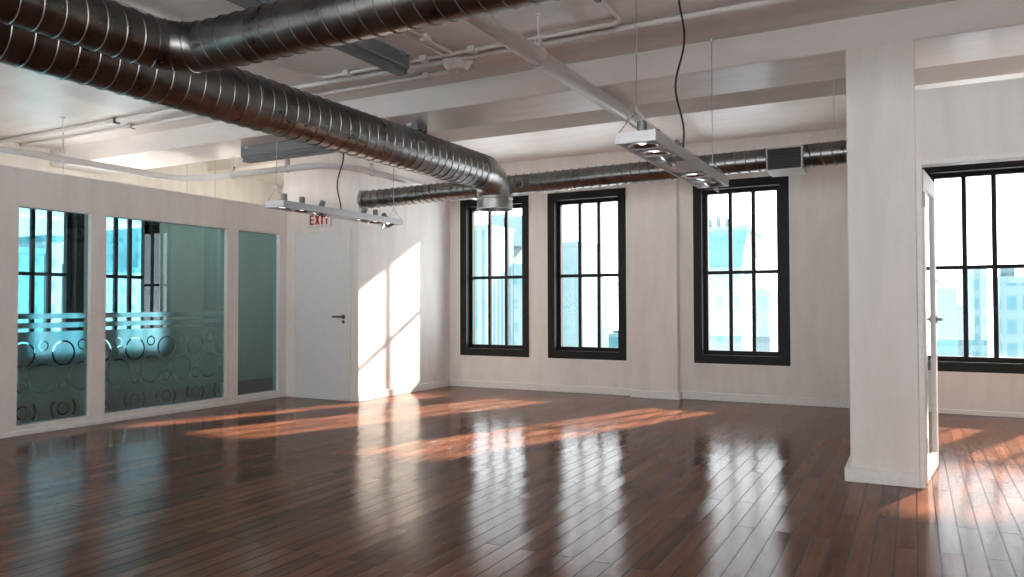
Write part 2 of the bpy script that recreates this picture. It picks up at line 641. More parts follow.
# ------------------------------------------------------------------ windows
def window(name, a, b, wall, mp, s, label, glassmat):
    """mp(u, v, d): d is the depth from the wall's inner face, positive outward. a..b outer width"""
    root = empty(name, mp((a + b) / 2, WB, 0), label, 'window', 'black six-pane windows', 'structure')
    hw = 0.402 if b - a > 1 else 0.298

    def ring(u0, u1, v0, v1, t, d0, d1):
        return wall_panel(u0, u1, v0, v1, [(u0 + t, u1 - t, v0 + t, v1 - t)], d0, d1, mp)
    obj('casing', ring(a, b, WB, WT, 0.100, -0.012, 0.20), M['black'], root)
    gx0, gx1, gz0, gz1 = (a + b) / 2 - hw, (a + b) / 2 + hw, WB + 0.152, WT - 0.148
    obj('sash', wall_panel(a + 0.095, b - 0.095, WB + 0.095, WT - 0.095, [(gx0, gx1, gz0, gz1)], 0.095, 0.165, mp), M['black'], root)
    bm = bmesh.new()
    for k in (1, 2):
        c = gx0 + (gx1 - gx0) * k / 3
        p = [mp(c - 0.022, gz0 - 0.01, 0.108), mp(c + 0.022, gz1 + 0.01, 0.148)]
        box(bm, min(p[0][0], p[1][0]), max(p[0][0], p[1][0]), min(p[0][1], p[1][1]), max(p[0][1], p[1][1]), p[0][2], p[1][2])
    p = [mp(gx0 - 0.01, 1.535 - 0.021, 0.110), mp(gx1 + 0.01, 1.535 + 0.021, 0.146)]
    box(bm, min(p[0][0], p[1][0]), max(p[0][0], p[1][0]), min(p[0][1], p[1][1]), max(p[0][1], p[1][1]), p[0][2], p[1][2])
    obj('glazing_bars', bm, M['black'], root)
    p = [mp(gx0 - 0.01, gz0 - 0.01, 0.125), mp(gx1 + 0.01, gz1 + 0.01, 0.131)]
    obj('glass_pane', bx(min(p[0][0], p[1][0]), max(p[0][0], p[1][0]), min(p[0][1], p[1][1]), max(p[0][1], p[1][1]), p[0][2], p[1][2]), glassmat, root)
    obj('bead', ring(a - 0.016, b + 0.016, WB - 0.016, WT + 0.016, 0.0155, -0.006, 0.004), M['trim'], root)
    return root


mpb = lambda u, v, d: (u, BW + d, v)
mpo = lambda u, v, d: (OX - d, u, v)
wl = ['tall black window nearest the sunlit wall block, behind the duct outlet', 'tall black window left of the pilaster', 'tall black window right of the pilaster, under the vent grille',
      'tall black window seen through the open glass door', 'first tall black window hidden behind the cross wall', 'second tall black window hidden behind the cross wall']
for i, (a, b) in enumerate(WIN):
    window('window_%d' % (i + 1), a, b, 'back', mpb, 1, wl[i], M['glass'])
ol = ['black office window behind the first ringed glass pane', 'black office window behind the wide ringed glass pane']
for k, (a, b) in enumerate(OWIN):
    window('window_%d' % (k + 7), a, b, 'left', mpo, 1, ol[k], M['glass'])

# ------------------------------------------------------------------ glass partition
PH = 2.385
PANES = [(-1.30, 0.19), (0.345, 1.835), (1.99, 2.66), (2.815, 3.735), (3.90, 4.575), (4.728, 6.222), (6.384, 7.04)]
PZ0, PZ1 = 0.090, 2.042
root = empty('partition', (PX, 3, 0), 'white framed glass partition along the left side', 'partition', None, 'structure')
obj('frame', wall_panel(RY, CY, 0.0, PH, [(a, b, PZ0, PZ1) for a, b in PANES], PX - 0.11, PX, YZw), M['wall'], root)
bm = bmesh.new()
box(bm, PX - 0.115, PX + 0.012, RY, CY, 0.0, 0.045, bev=0.003)
obj('bottom_rail', bm, M['trim'], root)


def film_mesh(y0, y1):
    """frosted film: two stripes, then a field of clear rings and arcs cut out of it"""
    def poly(cu, pts):
        sp = cu.splines.new('POLY')
        sp.points.add(len(pts) - 1)
        for p, q in zip(sp.points, pts):
            p.co = (q[0], q[1], 0, 1)
        sp.use_cyclic_u = True
    cu = bpy.data.curves.new('film', 'CURVE')
    cu.dimensions = '2D'
    cu.fill_mode = 'FRONT'
    e = 0.006
    Z0, Z1 = PZ0 + 0.004, 0.915
    for (za, zb) in ((1.034, 1.083), (0.948, 0.997)):
        poly(cu, [(y0 + e, za), (y1 - e, za), (y1 - e, zb), (y0 + e, zb)])
    poly(cu, [(y0 + e, Z0), (y1 - e, Z0), (y1 - e, Z1), (y0 + e, Z1)])

    def ring(cy, cz, r, t, a0=0, a1=360):
        ca, cb = [], []
        full = (a1 - a0) >= 360
        N = 44 if full else 16
        cl = lambda y: min(max(y, y0 + e + 0.004), y1 - e - 0.004)
        for k in range(N + (0 if full else 1)):
            th = radians(a0 + (a1 - a0) * k / N)
            ca.append((cy + r * cos(th), cz + r * 1.08 * sin(th)))
            cb.append((cy + (r - t) * cos(th), cz + (r - t) * 1.08 * sin(th)))
        inside = [y0 + e + 0.004 < q[0] < y1 - e - 0.004 for q in ca]
        if not any(inside):
            return
        if full and all(inside):
            poly(cu, ca)
            poly(cu, cb)
        elif not full and all(inside):
            poly(cu, ca + cb[::-1])
        else:
            # part of the ring falls off the pane: keep runs inside it
            seq = list(range(len(ca)))
            if full:
                st = next(i for i in seq if not inside[i])
                seq = seq[st:] + seq[:st]
            run = []
            for i in seq + [None]:
                ok = i is not None and inside[i] and y0 + e + 0.002 < cb[i][0] < y1 - e - 0.002
                if ok:
                    run.append(i)
                elif run:
                    if len(run) > 2:
                        poly(cu, [ca[j] for j in run] + [cb[j] for j in run][::-1])
                    run = []
    k0 = int((y0 - 3.972) / 0.371) - 2
    for k in range(k0, k0 + int((y1 - y0) / 0.371) + 5):
        c = 3.972 + 0.371 * k
        ring(c, 0.710, 0.112, 0.017)
        ring(c + 0.183, 0.785, 0.048, 0.013)
        ring(c + 0.183, 0.482, 0.130, 0.015)
        ring(c, 0.412, 0.053, 0.012)
        ring(c, 0.190, 0.060, 0.013)
        ring(c, 0.190, 0.125, 0.024, -38, 38)
        ring(c, 0.190, 0.125, 0.024, 142, 218)
    tmp = bpy.data.objects.new('film_tmp', cu)
    COL.objects.link(tmp)
    dg = bpy.context.evaluated_depsgraph_get()
    me = bpy.data.meshes.new_from_object(tmp.evaluated_get(dg))
    bpy.data.objects.remove(tmp)
    bpy.data.curves.remove(cu)
    bm = bmesh.new()
    bm.from_mesh(me)
    bpy.data.meshes.remove(me)
    for v in bm.verts:
        v.co = Vector((PX - 0.0475, v.co.x, v.co.y))
    return bm


plab = ['wide ringed glass pane of the partition, first from the rear wall', 'wide ringed glass pane of the partition, second from the rear wall',
        'narrow ringed glass pane of the partition, third from the rear wall', 'ringed glass pane cut off by the left edge of the photo',
        'narrow glass pane with frosted rings at left end of partition', 'wide glass pane with frosted rings in the middle of the partition',
        'plain teal glass pane of the partition next to the exit door']
for i, (a, b) in enumerate(PANES):
    g = obj('glass_panel', bx(PX - 0.056, PX - 0.050, a - 0.008, b + 0.008, PZ0 - 0.008, PZ1 + 0.008), M['tint'], None, loc=(PX - 0.053, (a + b) / 2, PZ0))
    tag(g, plab[i], 'glass panel', 'glass panels of the partition')
    if i < 6:
        obj('frosted_film', film_mesh(a, b), M['frost'], g)

# ------------------------------------------------------------------ exit door and sign
d = empty('door_1', (-6.45, CY, 0), 'white flush exit door with a dark lever handle', 'door', None, 'structure')
obj('door_leaf', bx(-6.868, -6.030, CY - 0.006, CY + 0.02, 0.004, 2.035, bev=0.003), M['door'], d)
bm = bmesh.new()
for b in ((-6.915, -6.872, 2.08), (-6.026, -5.983, 2.08)):
    box(bm, b[0], b[1], CY - 0.010, CY + 0.01, 0, b[2], bev=0.003)
box(bm, -6.8715, -6.0265, CY - 0.0095, CY + 0.01, 2.039, 2.079, bev=0.003)
obj('door_casing', bm, M['wall'], d)
bm = bmesh.new()
lathe(bm, [(0, 0), (0.026, 0), (0.026, 0.010), (0.012, 0.014), (0.010, 0.05), (0, 0.05)], 16, Matrix.Translation((-6.095, CY - 0.006, 1.012)) @ Matrix.Rotation(pi / 2, 4, 'X'))
tube(bm, [(-6.085, CY - 0.052, 1.012), (-6.16, CY - 0.055, 1.012), (-6.235, CY - 0.048, 1.012)], 0.0105, 10)
obj('handle', bm, M['handle'], d, smooth=True)
bm = bmesh.new()
lathe(bm, [(0, 0), (0.020, 0), (0.020, 0.008), (0, 0.008)], 16, Matrix.Translation((-6.095, CY - 0.006, 0.950)) @ Matrix.Rotation(pi / 2, 4, 'X'))
obj('keyhole', bm, M['handle'], d)

s = empty('exit_sign', (-6.485, CY, 2.12), 'white EXIT sign with red letters above the exit door', 'sign')
obj('board', bx(-6.685, -6.290, CY - 0.032, CY + 0.002, 2.118, 2.300, bev=0.006), M['sign'], s)
LET = {'E': [(0, 0, .22, 1), (0, 0, .72, .16), (0, .42, .64, .58), (0, .84, .72, 1)], 'I': [(0.1, 0, .36, 1)], 'T': [(0, .84, .8, 1), (.29, 0, .51, 1)]}
lx = -6.612
for ch in 'EXIT':
    bm = bmesh.new()
    H, W = 0.122, 0.098
    z0 = 2.146
    if ch == 'X':
        for sg in (1, -1):
            xs = [(0, 0), (.25, 0), (.8, 1), (.55, 1)]
            vs = []
            for y in (CY - 0.036, CY - 0.030):
                vs.append([bm.verts.new((lx + (u if sg > 0 else .8 - u) * W, y, z0 + v * H)) for u, v in xs])
            bm.faces.new(vs[0])
            bm.faces.new(vs[1])
            for k in range(4):
                bm.faces.new((vs[0][k], vs[0][(k + 1) % 4], vs[1][(k + 1) % 4], vs[1][k]))
    else:
        for (u0, v0, u1, v1) in LET[ch]:
            box(bm, lx + u0 * W, lx + u1 * W, CY - 0.036, CY - 0.030, z0 + v0 * H, z0 + v1 * H)
    obj('letter', bm, M['red'], s)
    lx += {'E': 0.084, 'X': 0.090, 'I': 0.056, 'T': 0.08}[ch]

# ------------------------------------------------------------------ open glass door in the cross wall
d = empty('door_2', (0.06, BY0 + 0.05, 0), 'white framed glass door standing open beside the column', 'door', None, 'structure')
bm = bmesh.new()
box(bm, 0.021, 0.055, BY0 - 0.012, BY0 + 0.10, 0, 2.057, bev=0.003)
box(bm, 0.055, 1.009, BY0 - 0.011, BY0 + 0.099, 2.022, 2.056, bev=0.003)
box(bm, 1.010, 1.045, BY0 - 0.012, BY0 + 0.10, 0, 2.055, bev=0.003)
obj('door_casing', bm, M['trim'], d)
ang = atan2(0.080, 0.70)
MD = Matrix.Translation((0.024, BY0 + 0.115, 0)) @ Matrix.Rotation(-ang, 4, 'Z')
mpd = lambda u, v, w: tuple(MD @ Vector((w, u, v)))
LW = 0.70
obj('door_leaf', wall_panel(0, LW, 0.008, 2.015, [(0.10, LW - 0.095, 0.11, 1.90)], 0.0, 0.040, mpd), M['trim'], d)
bm = bmesh.new()
box(bm, 0.016, 0.024, 0.095, LW - 0.09, 0.105, 1.905)
bmesh.ops.transform(bm, matrix=MD, verts=bm.verts)
obj('glass_pane', bm, M['door_glass'], d)
bm = bmesh.new()
for sg, w in ((1, 0.040), (-1, 0.0)):
    lathe(bm, [(0, 0), (0.024, 0), (0.024, 0.009), (0.010, 0.012), (0.009, 0.048), (0, 0.048)], 14, MD @ Matrix.Translation((w, LW - 0.05, 1.04)) @ Matrix.Rotation(sg * pi / 2, 4, 'Y'))
    tube(bm, [MD @ Vector((w + sg * 0.045, LW - 0.045, 1.04)), MD @ Vector((w + sg * 0.052, LW - 0.15, 1.04))], 0.010, 10)
obj('handle', bm, M['nickel'], d, smooth=True)
for z in (0.25, 1.82):
    bm = bmesh.new()
    tube(bm, [(0.062, BY0 + 0.104, z - 0.05), (0.062, BY0 + 0.104, z + 0.05)], 0.009, 10)
    obj('hinge', bm, M['nickel'] if z > 1 else M['trim'], d)

# ------------------------------------------------------------------ big round ducts
DX, DZ, DR = -3.82, 2.487, 0.173
DYE = 6.60
d = empty('spiral_duct', (DX, DYE + 0.23, 2.14), 'larger round galvanised duct running to the windows and turning down', 'duct', 'big round ducts')
obj('duct_run', spiral_duct([(DX, RY, DZ), (DX, DYE, DZ)], DR, 0.108), M['duct'], d, smooth=True)
R_EL = 0.235
pts = [(DX, DYE - 0.16, DZ), (DX, DYE, DZ)]
rad = [DR + 0.001, DR + 0.003]
bm = bmesh.new()
NG = 3
elp = [(DX, DYE - 0.14, DZ), (DX, DYE - 0.005, DZ)]
for k in range(NG + 1):
    a = (pi / 2) * k / NG
    elp.append((DX, DYE + R_EL * sin(a), DZ - R_EL + R_EL * cos(a)))
elp.append((DX, DYE + R_EL, 2.235))
tube(bm, elp, DR + 0.004, 40, cap=False)
obj('elbow', bm, M['duct_end'], d, smooth=True)
bm = bmesh.new()
mt = Matrix.Translation((DX, DYE + R_EL, 0))
lathe(bm, [(DR + 0.003, 2.262), (DR + 0.016, 2.258), (DR + 0.016, 2.240), (DR + 0.010, 2.236), (DR + 0.010, 2.152), (DR + 0.018, 2.150), (DR + 0.018, 2.136), (DR - 0.004, 2.136), (DR - 0.004, 2.262)], 40, mt, closed=True)
obj('outlet_collar', bm, M['duct_end'], d, smooth=True)

UX, UY, UZ, UR = -3.44, 2.726, 2.500, 0.126
d = empty('spiral_duct', (UX, UY, UZ - UR), 'round galvanised duct that bends and crosses the ceiling to the right', 'duct', 'big round ducts')
path = rounded([(UX, RY, UZ), (UX, UY, UZ), (RX, UY, UZ)], 0.24, 14)
obj('duct_run', spiral_duct(path, UR, 0.098), M['duct'], d, smooth=True)


def strap(duct, x, y, z, r, axis, top):
    bm = bmesh.new()
    ring = []
    for k in range(33):
        a = 2 * pi * k / 32
        ring.append((x, y + (r + 0.008) * cos(a), z + (r + 0.008) * sin(a)) if axis == 'x' else (x + (r + 0.008) * cos(a), y, z + (r + 0.008) * sin(a)))
    tube(bm, ring, 0.004, 6, cap=False)
    tube(bm, [(x, y, z + r + 0.006), (x, y, top)], 0.005, 8)
    return obj('hanger_rod', bm, M['steel'], duct)


strap(d, 0.6, UY, UZ, UR, 'x', H1)
strap(d, UX, 0.3, UZ, UR, 'y', H1)

# small duct in front of the windows with its vent box
B0, B1 = Vector((-5.875, 7.24, 2.424)), Vector((1.5, 7.20, 2.505))
d = empty('spiral_duct', (-2.2, 7.22, 2.36), 'long thin galvanised duct hung in front of the windows', 'duct')
obj('duct_run', spiral_duct([B0, B1], 0.102, 0.092, n=28, bump=0.009), M['duct'], d, smooth=True)
bm = bmesh.new()
tube(bm, [B0, B0 + Vector((0.05, 0, 0))], 0.110, 28)
obj('end_collar', bm, M['duct_end'], d, smooth=True)
v0 = B0.lerp(B1, (-0.985 - B0.x) / (B1.x - B0.x))
vx0, vx1 = -1.156, -0.850
vz = v0.z - 0.033
vent = wall_panel(vx0, vx1, vz - 0.102, vz + 0.108, [(vx0 + 0.010, vx1 - 0.012, vz - 0.090, vz + 0.096)], 7.06, 7.42, XYw)
M['vent'] = mat_plain('grey painted sheet', (0.52, 0.52, 0.51), 0.4)
vb = obj('vent_box', vent, M['vent'], d)
obj('vent_back', bx(vx0 + 0.009, vx1 - 0.011, 7.10, 7.41, vz - 0.091, vz + 0.097), M['dark'], d)
bm = bmesh.new()
for k in range(9):
    z = vz - 0.078 + 0.0195 * k
    box(bm, vx0 + 0.010, vx1 - 0.012, 7.072, 7.090, z, z + 0.006)
obj('vent_louvres', bm, M['dark'], d)
for x in (-0.60, -5.0):
    p = B0.lerp(B1, (x - B0.x) / (B1.x - B0.x))
    bm = bmesh.new()
    tube(bm, [(x, p.y, p.z + 0.09), (x, p.y, H2)], 0.004, 8)
    obj('hanger_rod', bm, M['trim'], d)

# ------------------------------------------------------------------ white sprinkler pipes


def clevis(parent, x, y, z, r, top, axis):
    """ring around the pipe, a yoke with its nut, and a rod to the ceiling"""
    bm = bmesh.new()
    ring = []
    for k in range(25):
        a = 2 * pi * k / 24
        ring.append((x + (r + 0.005) * cos(a), y, z + (r + 0.005) * sin(a)) if axis == 'y' else (x, y + (r + 0.005) * cos(a), z + (r + 0.005) * sin(a)))
    tube(bm, ring, 0.0055, 6, cap=False)
    w = 0.022
    if axis == 'y':
        box(bm, x - w, x + w, y - 0.018, y + 0.018, z + r + 0.012, z + r + 0.065, bev=0.004)
    else:
        box(bm, x - 0.018, x + 0.018, y - w, y + w, z + r + 0.012, z + r + 0.065, bev=0.004)
    h = obj('clevis', bm, M['pipe'], parent, smooth=False)
    bm = bmesh.new()
    tube(bm, [(x, y, z + r + 0.05), (x, y, top)], 0.006, 8)
    lathe(bm, [(0, 0), (0.022, 0), (0.022, 0.012), (0, 0.012)], 12, Matrix.Translation((x, y, top - 0.012)))
    obj('rod', bm, M['pipe'], h)
    bm = bmesh.new()
    lathe(bm, [(0, 0), (0.013, 0), (0.013, 0.02), (0, 0.02)], 6, Matrix.Translation((x - (0 if axis == 'y' else 0.0), y, z + r + 0.048)) @ (Matrix.Rotation(pi / 2, 4, 'X') if axis == 'y' else Matrix.Rotation(pi / 2, 4, 'Y')))
    obj('nut', bm, M['steel'], h)


RPX, RPZ, RPR = -2.124, 2.748, 0.056
d = empty('sprinkler_pipe', (RPX, 3, RPZ - RPR), 'straight thick white pipe passing the near light fixture', 'pipe', 'white ceiling pipes')
bm = bmesh.new()
tube(bm, [(RPX, RY, RPZ), (RPX, BW - 0.001, RPZ)], RPR, 28)
obj('pipe_run', bm, M['pipe'], d, smooth=True)
for y, top in ((1.6, H1), (4.38, H1), (6.02, BZ + 0.005)):
    clevis(d, RPX, y, RPZ, RPR, max(top, RPZ + RPR + 0.066), 'y')

LPX, LPY, LPX2, LPZ, LPR = -7.47, 6.02, -5.24, 2.612, 0.036
d = empty('sprinkler_pipe', (-6.4, LPY, LPZ - LPR), 'white pipe above the glass partition that turns twice', 'pipe', 'white ceiling pipes')
bm = bmesh.new()
tube(bm, rounded([(LPX, RY, LPZ), (LPX, LPY, LPZ), (LPX2, LPY, LPZ), (LPX2, BW - 0.001, LPZ)], 0.42, 12), LPR, 24)
obj('pipe_run', bm, M['pipe'], d, smooth=True)
clevis(d, LPX, 4.55, LPZ, LPR, H1, 'y')
clevis(d, -6.72, LPY, LPZ, LPR, BZ + 0.005, 'x')
clevis(d, -5.90, LPY, LPZ, LPR, BZ + 0.005, 'x')
clevis(d, LPX2, 6.62, LPZ, LPR, H2, 'y')

# ------------------------------------------------------------------ steel channels of the ceiling


def channel(x0, x1, y0, y1, z0, z1, along, label):
    """grey channel: folded body, lower lip and end bolts"""
    dd = empty('strut_channel', ((x0 + x1) / 2, (y0 + y1) / 2, z0), label, 'channel', 'grey steel ceiling channels')
    bm = bmesh.new()
    w = (y1 - y0) if along == 'x' else (x1 - x0)
    c = ((y0 + y1) / 2) if along == 'x' else (x0 + x1) / 2
    prof = [(-w / 2, z1), (w / 2, z1), (w / 2, z0 + 0.055), (w * 0.42, z0 + 0.045), (w * 0.42, z0 + 0.036), (w * 0.30, z0 + 0.036), (w * 0.36, z0), (-w * 0.36, z0), (-w * 0.30, z0 + 0.036),
            (-w * 0.42, z0 + 0.036), (-w * 0.42, z0 + 0.045), (-w / 2, z0 + 0.055)]
    e = (x0, x1) if along == 'x' else (y0, y1)
    rows = [[bm.verts.new((t, c + p[0], p[1]) if along == 'x' else (c + p[0], t, p[1])) for p in prof] for t in e]
    n = len(prof)
    for k in range(n):
        bm.faces.new((rows[0][k], rows[0][(k + 1) % n], rows[1][(k + 1) % n], rows[1][k]))
    bm.faces.new(rows[0])
    bm.faces.new(rows[1])
    obj('channel_body', bm, M['strut'], dd)
    for t in e:
        for q in (0.25, -0.25):
            bm = bmesh.new()
            zc = z0 + 0.09
            if along == 'x':
                tube(bm, [(t - 0.012, c + q * w, zc), (t + 0.012, c + q * w, zc)], 0.012, 8)
            else:
                tube(bm, [(c + q * w, t - 0.012, zc), (c + q * w, t + 0.012, zc)], 0.012, 8)
            obj('bolt', bm, M['dark'], dd)
        bm = bmesh.new()
        q = 0.09 if t == e[0] else -0.09
        if along == 'x':
            box(bm, t + q - 0.03, t + q + 0.03, y0 - 0.012, y1 + 0.012, z1 - 0.02, z1 + 0.004)
        else:
            box(bm, x0 - 0.012, x1 + 0.012, t + q - 0.03, t + q + 0.03, z1 - 0.02, z1 + 0.004)
        obj('bracket', bm, M['alu'], dd)
    return dd


channel(-6.25, -3.99, 5.70, 5.85, 2.668, BZ - 0.002, 'x', 'long grey steel channel under the beam above the larger duct')
channel(-3.45, -3.33, 0.4, 4.65, 2.885, H1 - 0.002, 'y', 'grey steel channel on the ceiling behind the bending duct')

# ------------------------------------------------------------------ conduits on the ceiling


def conduit(pts, r, label, clamps=(), black=(), bend=0.12):
    c = Vector(pts[0]).lerp(Vector(pts[-1]), 0.5)
    dd = empty('conduit', c, label, 'conduit', 'white ceiling conduits')
    bm = bmesh.new()
    tube(bm, rounded(pts, bend, 7) if len(pts) > 2 else pts, r, 12)
    obj('conduit_run', bm, M['conduit'], dd, smooth=True)
    for (x, y) in clamps:
        z = pts[0][2]
        obj('clamp', bx(x - 0.030, x + 0.030, y - 0.032, y + 0.032, z - r - 0.008, H1, bev=0.004), M['conduit'], dd)
    for (x, y) in black:
        z = pts[0][2]
        obj('clamp', bx(x - 0.016, x + 0.016, y - 0.030, y + 0.030, z - r - 0.012, H1, bev=0.003), M['handle'], dd)
    return dd


cz = H1 - 0.024
conduit([(-4.29, RY, cz), (-4.29, 4.715, cz), (-1.665, 4.715, cz), (-1.665, RY, cz)], 0.014, 'thin white conduit with two bends in front of the octagonal ceiling box',
        [(-3.98, 4.715), (-3.24, 4.715), (-2.82, 4.715)], [(-1.665, 4.25)], 0.10)
conduit([(OX, 4.825, cz), (RX, 4.825, cz)], 0.022, 'thicker straight white conduit crossing the whole ceiling', [(-5.2, 4.825), (-0.2, 4.825)], [(-7.03, 4.825)])
conduit([(OX, 5.07, cz), (-3.02, 5.07, cz)], 0.017, 'straight white conduit closest to the deep beam', [(-7.15, 5.07), (-3.46, 5.07)])
conduit([(-3.062, RY, cz), (-3.062, 4.699, cz)], 0.013, 'left one of the paired conduits leading to the octagonal box')
conduit([(-2.985, RY, cz), (-2.985, 4.699, cz)], 0.013, 'right one of the paired conduits leading to the octagonal box', [(-2.985, 4.36)])

d = empty('junction_box', (-3.05, 4.88, 2.935), 'white octagonal tapered box on the ceiling where conduits meet', 'box')
bm = bmesh.new()
lathe(bm, [(0, 0), (0.075, 0), (0.082, 0.006), (0.128, 0.072), (0.128, 0.096), (0, 0.096)], 8, Matrix.Translation((-3.05, 4.88, H1 - 0.096)) @ Matrix.Rotation(pi / 8, 4, 'Z'))
obj('body', bm, M['pipe'], d)
bm = bmesh.new()
tube(bm, [(-3.05, 4.88, H1 - 0.125), (-3.05, 4.88, H1 - 0.094)], 0.016, 12)
obj('nipple', bm, M['conduit'], d)
bm = bmesh.new()
lathe(bm, [(0.128, 0), (0.140, 0), (0.140, 0.014), (0.128, 0.014)], 8, Matrix.Translation((-3.05, 4.88, H1 - 0.03)) @ Matrix.Rotation(pi / 8, 4, 'Z'), closed=True)
obj('rim', bm, M['pipe'], d)

# ------------------------------------------------------------------ hanging light fixtures
FL, FW, FH = 1.70, 0.212, 0.056


def fixture(cx, y0, ztop, tops, cord_x, label, tilts):
    """cx centre, y0 near end; tilts: rotation of each of the six spots about X and Y"""
    z0 = ztop - FH
    root = empty('pendant_light', (cx, y0 + FL / 2, z0), label, 'lamp', 'hanging six-spot light fixtures')
    bm = wall_panel(cx - FW / 2, cx + FW / 2, y0, y0 + FL, [(cx - FW / 2 + 0.013, cx + FW / 2 - 0.013, y0 + 0.013, y0 + FL - 0.013)], z0, ztop, XYf)
    obj('housing', bm, M['alu'], root)
    for ye, de in ((y0, -1), (y0 + FL, 1)):
        bm = bmesh.new()
        zs = [0.001, 0.018, 0.020, 0.036, 0.038, FH - 0.001]
        ds = [0.004, 0.004, 0.0015, 0.0015, 0.004, 0.004]
        zs = [0.001, 0.0175, 0.0175, 0.0205, 0.0205, 0.0355, 0.0355, 0.0385, 0.0385, FH - 0.001]
        ds = [0.004, 0.004, 0.001, 0.001, 0.004, 0.004, 0.001, 0.001, 0.004, 0.004]
        pr = [(ye, z0 + 0.001)] + [(ye + de * dd, z0 + zz) for zz, dd in zip(zs, ds)] + [(ye, z0 + FH - 0.001)]
        rows = [[bm.verts.new((x, q[0], q[1])) for q in pr] for x in (cx - FW / 2 - 0.001, cx + FW / 2 + 0.001)]
        for k in range(len(pr)):
            bm.faces.new((rows[0][k], rows[0][(k + 1) % len(pr)], rows[1][(k + 1) % len(pr)], rows[1][k]))
        bm.faces.new(rows[0])
        bm.faces.new(rows[1])
        obj('end_plate', bm, M['alu'], root)
    pitchy = 0.217
    cen = [y0 + 0.112 + pitchy * k for k in range(3)] + [y0 + FL - 0.108 - pitchy * (2 - k) for k in range(3)]
    obj('gear_tray', bx(cx - FW / 2 + 0.012, cx + FW / 2 - 0.012, cen[2] + 0.105, cen[3] - 0.105, z0 + 0.008, z0 + 0.040), M['alu'], root)
    for k in (0, 1, 3, 4):
        yb = cen[k] + pitchy / 2
        obj('cross_bar', bx(cx - FW / 2 + 0.012, cx + FW / 2 - 0.012, yb - 0.008, yb + 0.008, z0 + 0.004, z0 + 0.046), M['alu'], root)
    for k in range(6):
        ax, ay = tilts[k]
        T = Matrix.Translation((cx, cen[k], z0 + 0.020)) @ Matrix.Rotation(radians(ay), 4, 'Y') @ Matrix.Rotation(radians(ax), 4, 'X')
        bm = bmesh.new()
        lathe(bm, [(0.030, 0.022), (0.055, 0.010), (0.078, -0.012), (0.083, -0.020), (0.088, -0.020), (0.088, -0.012), (0.060, 0.016), (0.032, 0.030), (0, 0.030), (0, 0.024), (0.030, 0.022)], 28, T)
        lamp = obj('lamp', bm, M['chrome'], root, smooth=True)
        bm = bmesh.new()
        lathe(bm, [(0, -0.014), (0.014, -0.013), (0.022, -0.006), (0.022, 0.024), (0, 0.024)], 18, T)
        obj('bulb', bm, M['lens'], lamp, smooth=True)
        bm = bmesh.new()
        prof = [(0, 0.028), (0.023, 0.028)]
        for q in range(6):
            zq = 0.034 + 0.012 * q
            prof += [(0.023, zq), (0.0265, zq), (0.0265, zq + 0.007), (0.023, zq + 0.007)]
        prof += [(0.023, 0.110), (0, 0.110)]
        lathe(bm, prof, 18, T)
        obj('heat_sink', bm, M['sink'], lamp, smooth=True)
    for (yw, top) in ((y0 + 0.02, tops[0]), (y0 + FL - 0.02, tops[1])):
        bm = bmesh.new()
        yk = yw
        tube(bm, [(cx - FW / 2 + 0.006, yk, ztop), (cx, yk, ztop + 0.115), (cx, yk, top)], 0.0034, 6)
        tube(bm, [(cx + FW / 2 - 0.006, yk, ztop), (cx, yk, ztop + 0.115)], 0.0034, 6)
        tube(bm, [(cx, yk, ztop + 0.105), (cx, yk, ztop + 0.13)], 0.005, 8)
        lathe(bm, [(0, 0), (0.010, 0), (0.016, 0.02), (0, 0.02)], 12, Matrix.Translation((cx, yk, top - 0.02)))
        obj('suspension_wire', bm, M['steel'], root)
    return root, cen


rt1, cen1 = fixture(-1.245, 3.70, 2.035, (H1, H1), 0, 'near hanging light fixture with six spot lamps, right of the pipe',
                    [(3, 0), (5, 4), (0, 44), (5, 0), (4, 14), (4, 40)])
rt2, cen2 = fixture(-4.825, 4.77, 2.047, (H1, H2), 0, 'far hanging light fixture with six spots in front of the exit sign',
                    [(2, 3), (-2, 0), (-4, 26), (-4, 22), (-2, 0), (4, -32)])


def power_cord(parent, x, y, z0, z1, amp, waves, ph):
    pts = []
    for k in range(41):
        f = k / 40
        e = sin(pi * f) ** 0.6 if 0 < f < 1 else 0
        pts.append((x + amp * e * sin(waves * 2 * pi * f + ph), y + 0.4 * amp * e * cos(waves * 2 * pi * f), z0 + (z1 - z0) * f))
    bm = bmesh.new()
    tube(bm, pts, 0.0065, 8)
    obj('power_cord', bm, M['cord'], parent, smooth=True)


power_cord(rt1, -1.215, 4.45, 2.01, H1, 0.030, 1.6, 0.3)
power_cord(rt2, -4.83, 5.62, 2.03, BZ, 0.034, 1.25, 2.4)

# unseen tube lamps added behind the partition header to brighten office and ceiling
M['tube'] = mat_emit('lit tube lamp', (1.0, 0.92, 0.78), 24.0)
for k, (y0, y1) in enumerate(((4.9, 6.5), (6.9, 8.5))):
    r_ = empty('tube_light', (-8.05, (y0 + y1) / 2, 2.33), ['lit tube lamp hung in the office behind the wide pane', 'lit tube lamp hung in the office behind the plain teal pane'][k], 'lamp', 'office tube lamps')
    bm = bmesh.new()
    tube(bm, [(-8.05, y0 + 0.03, 2.36), (-8.05, y1 - 0.03, 2.36)], 0.022, 14)
    obj('tube', bm, M['tube'], r_, smooth=True)
    for ye in (y0, y1 - 0.03):
        obj('end_cap', bx(-8.08, -8.02, ye, ye + 0.03, 2.33, 2.39), M['pipe'], r_)
    for ye in (y0 + 0.015, y1 - 0.015):
        bm = bmesh.new()
        tube(bm, [(-8.05, ye, 2.385), (-8.05, ye, BZ + 0.002 if BY0 < ye < BY1 else (H1 if ye < BY0 else (H2 if ye < SY else SZ)))], 0.003, 6)
        obj('suspension_wire', bm, M['steel'], r_)

# ------------------------------------------------------------------ the city outside
CITY = 2.2


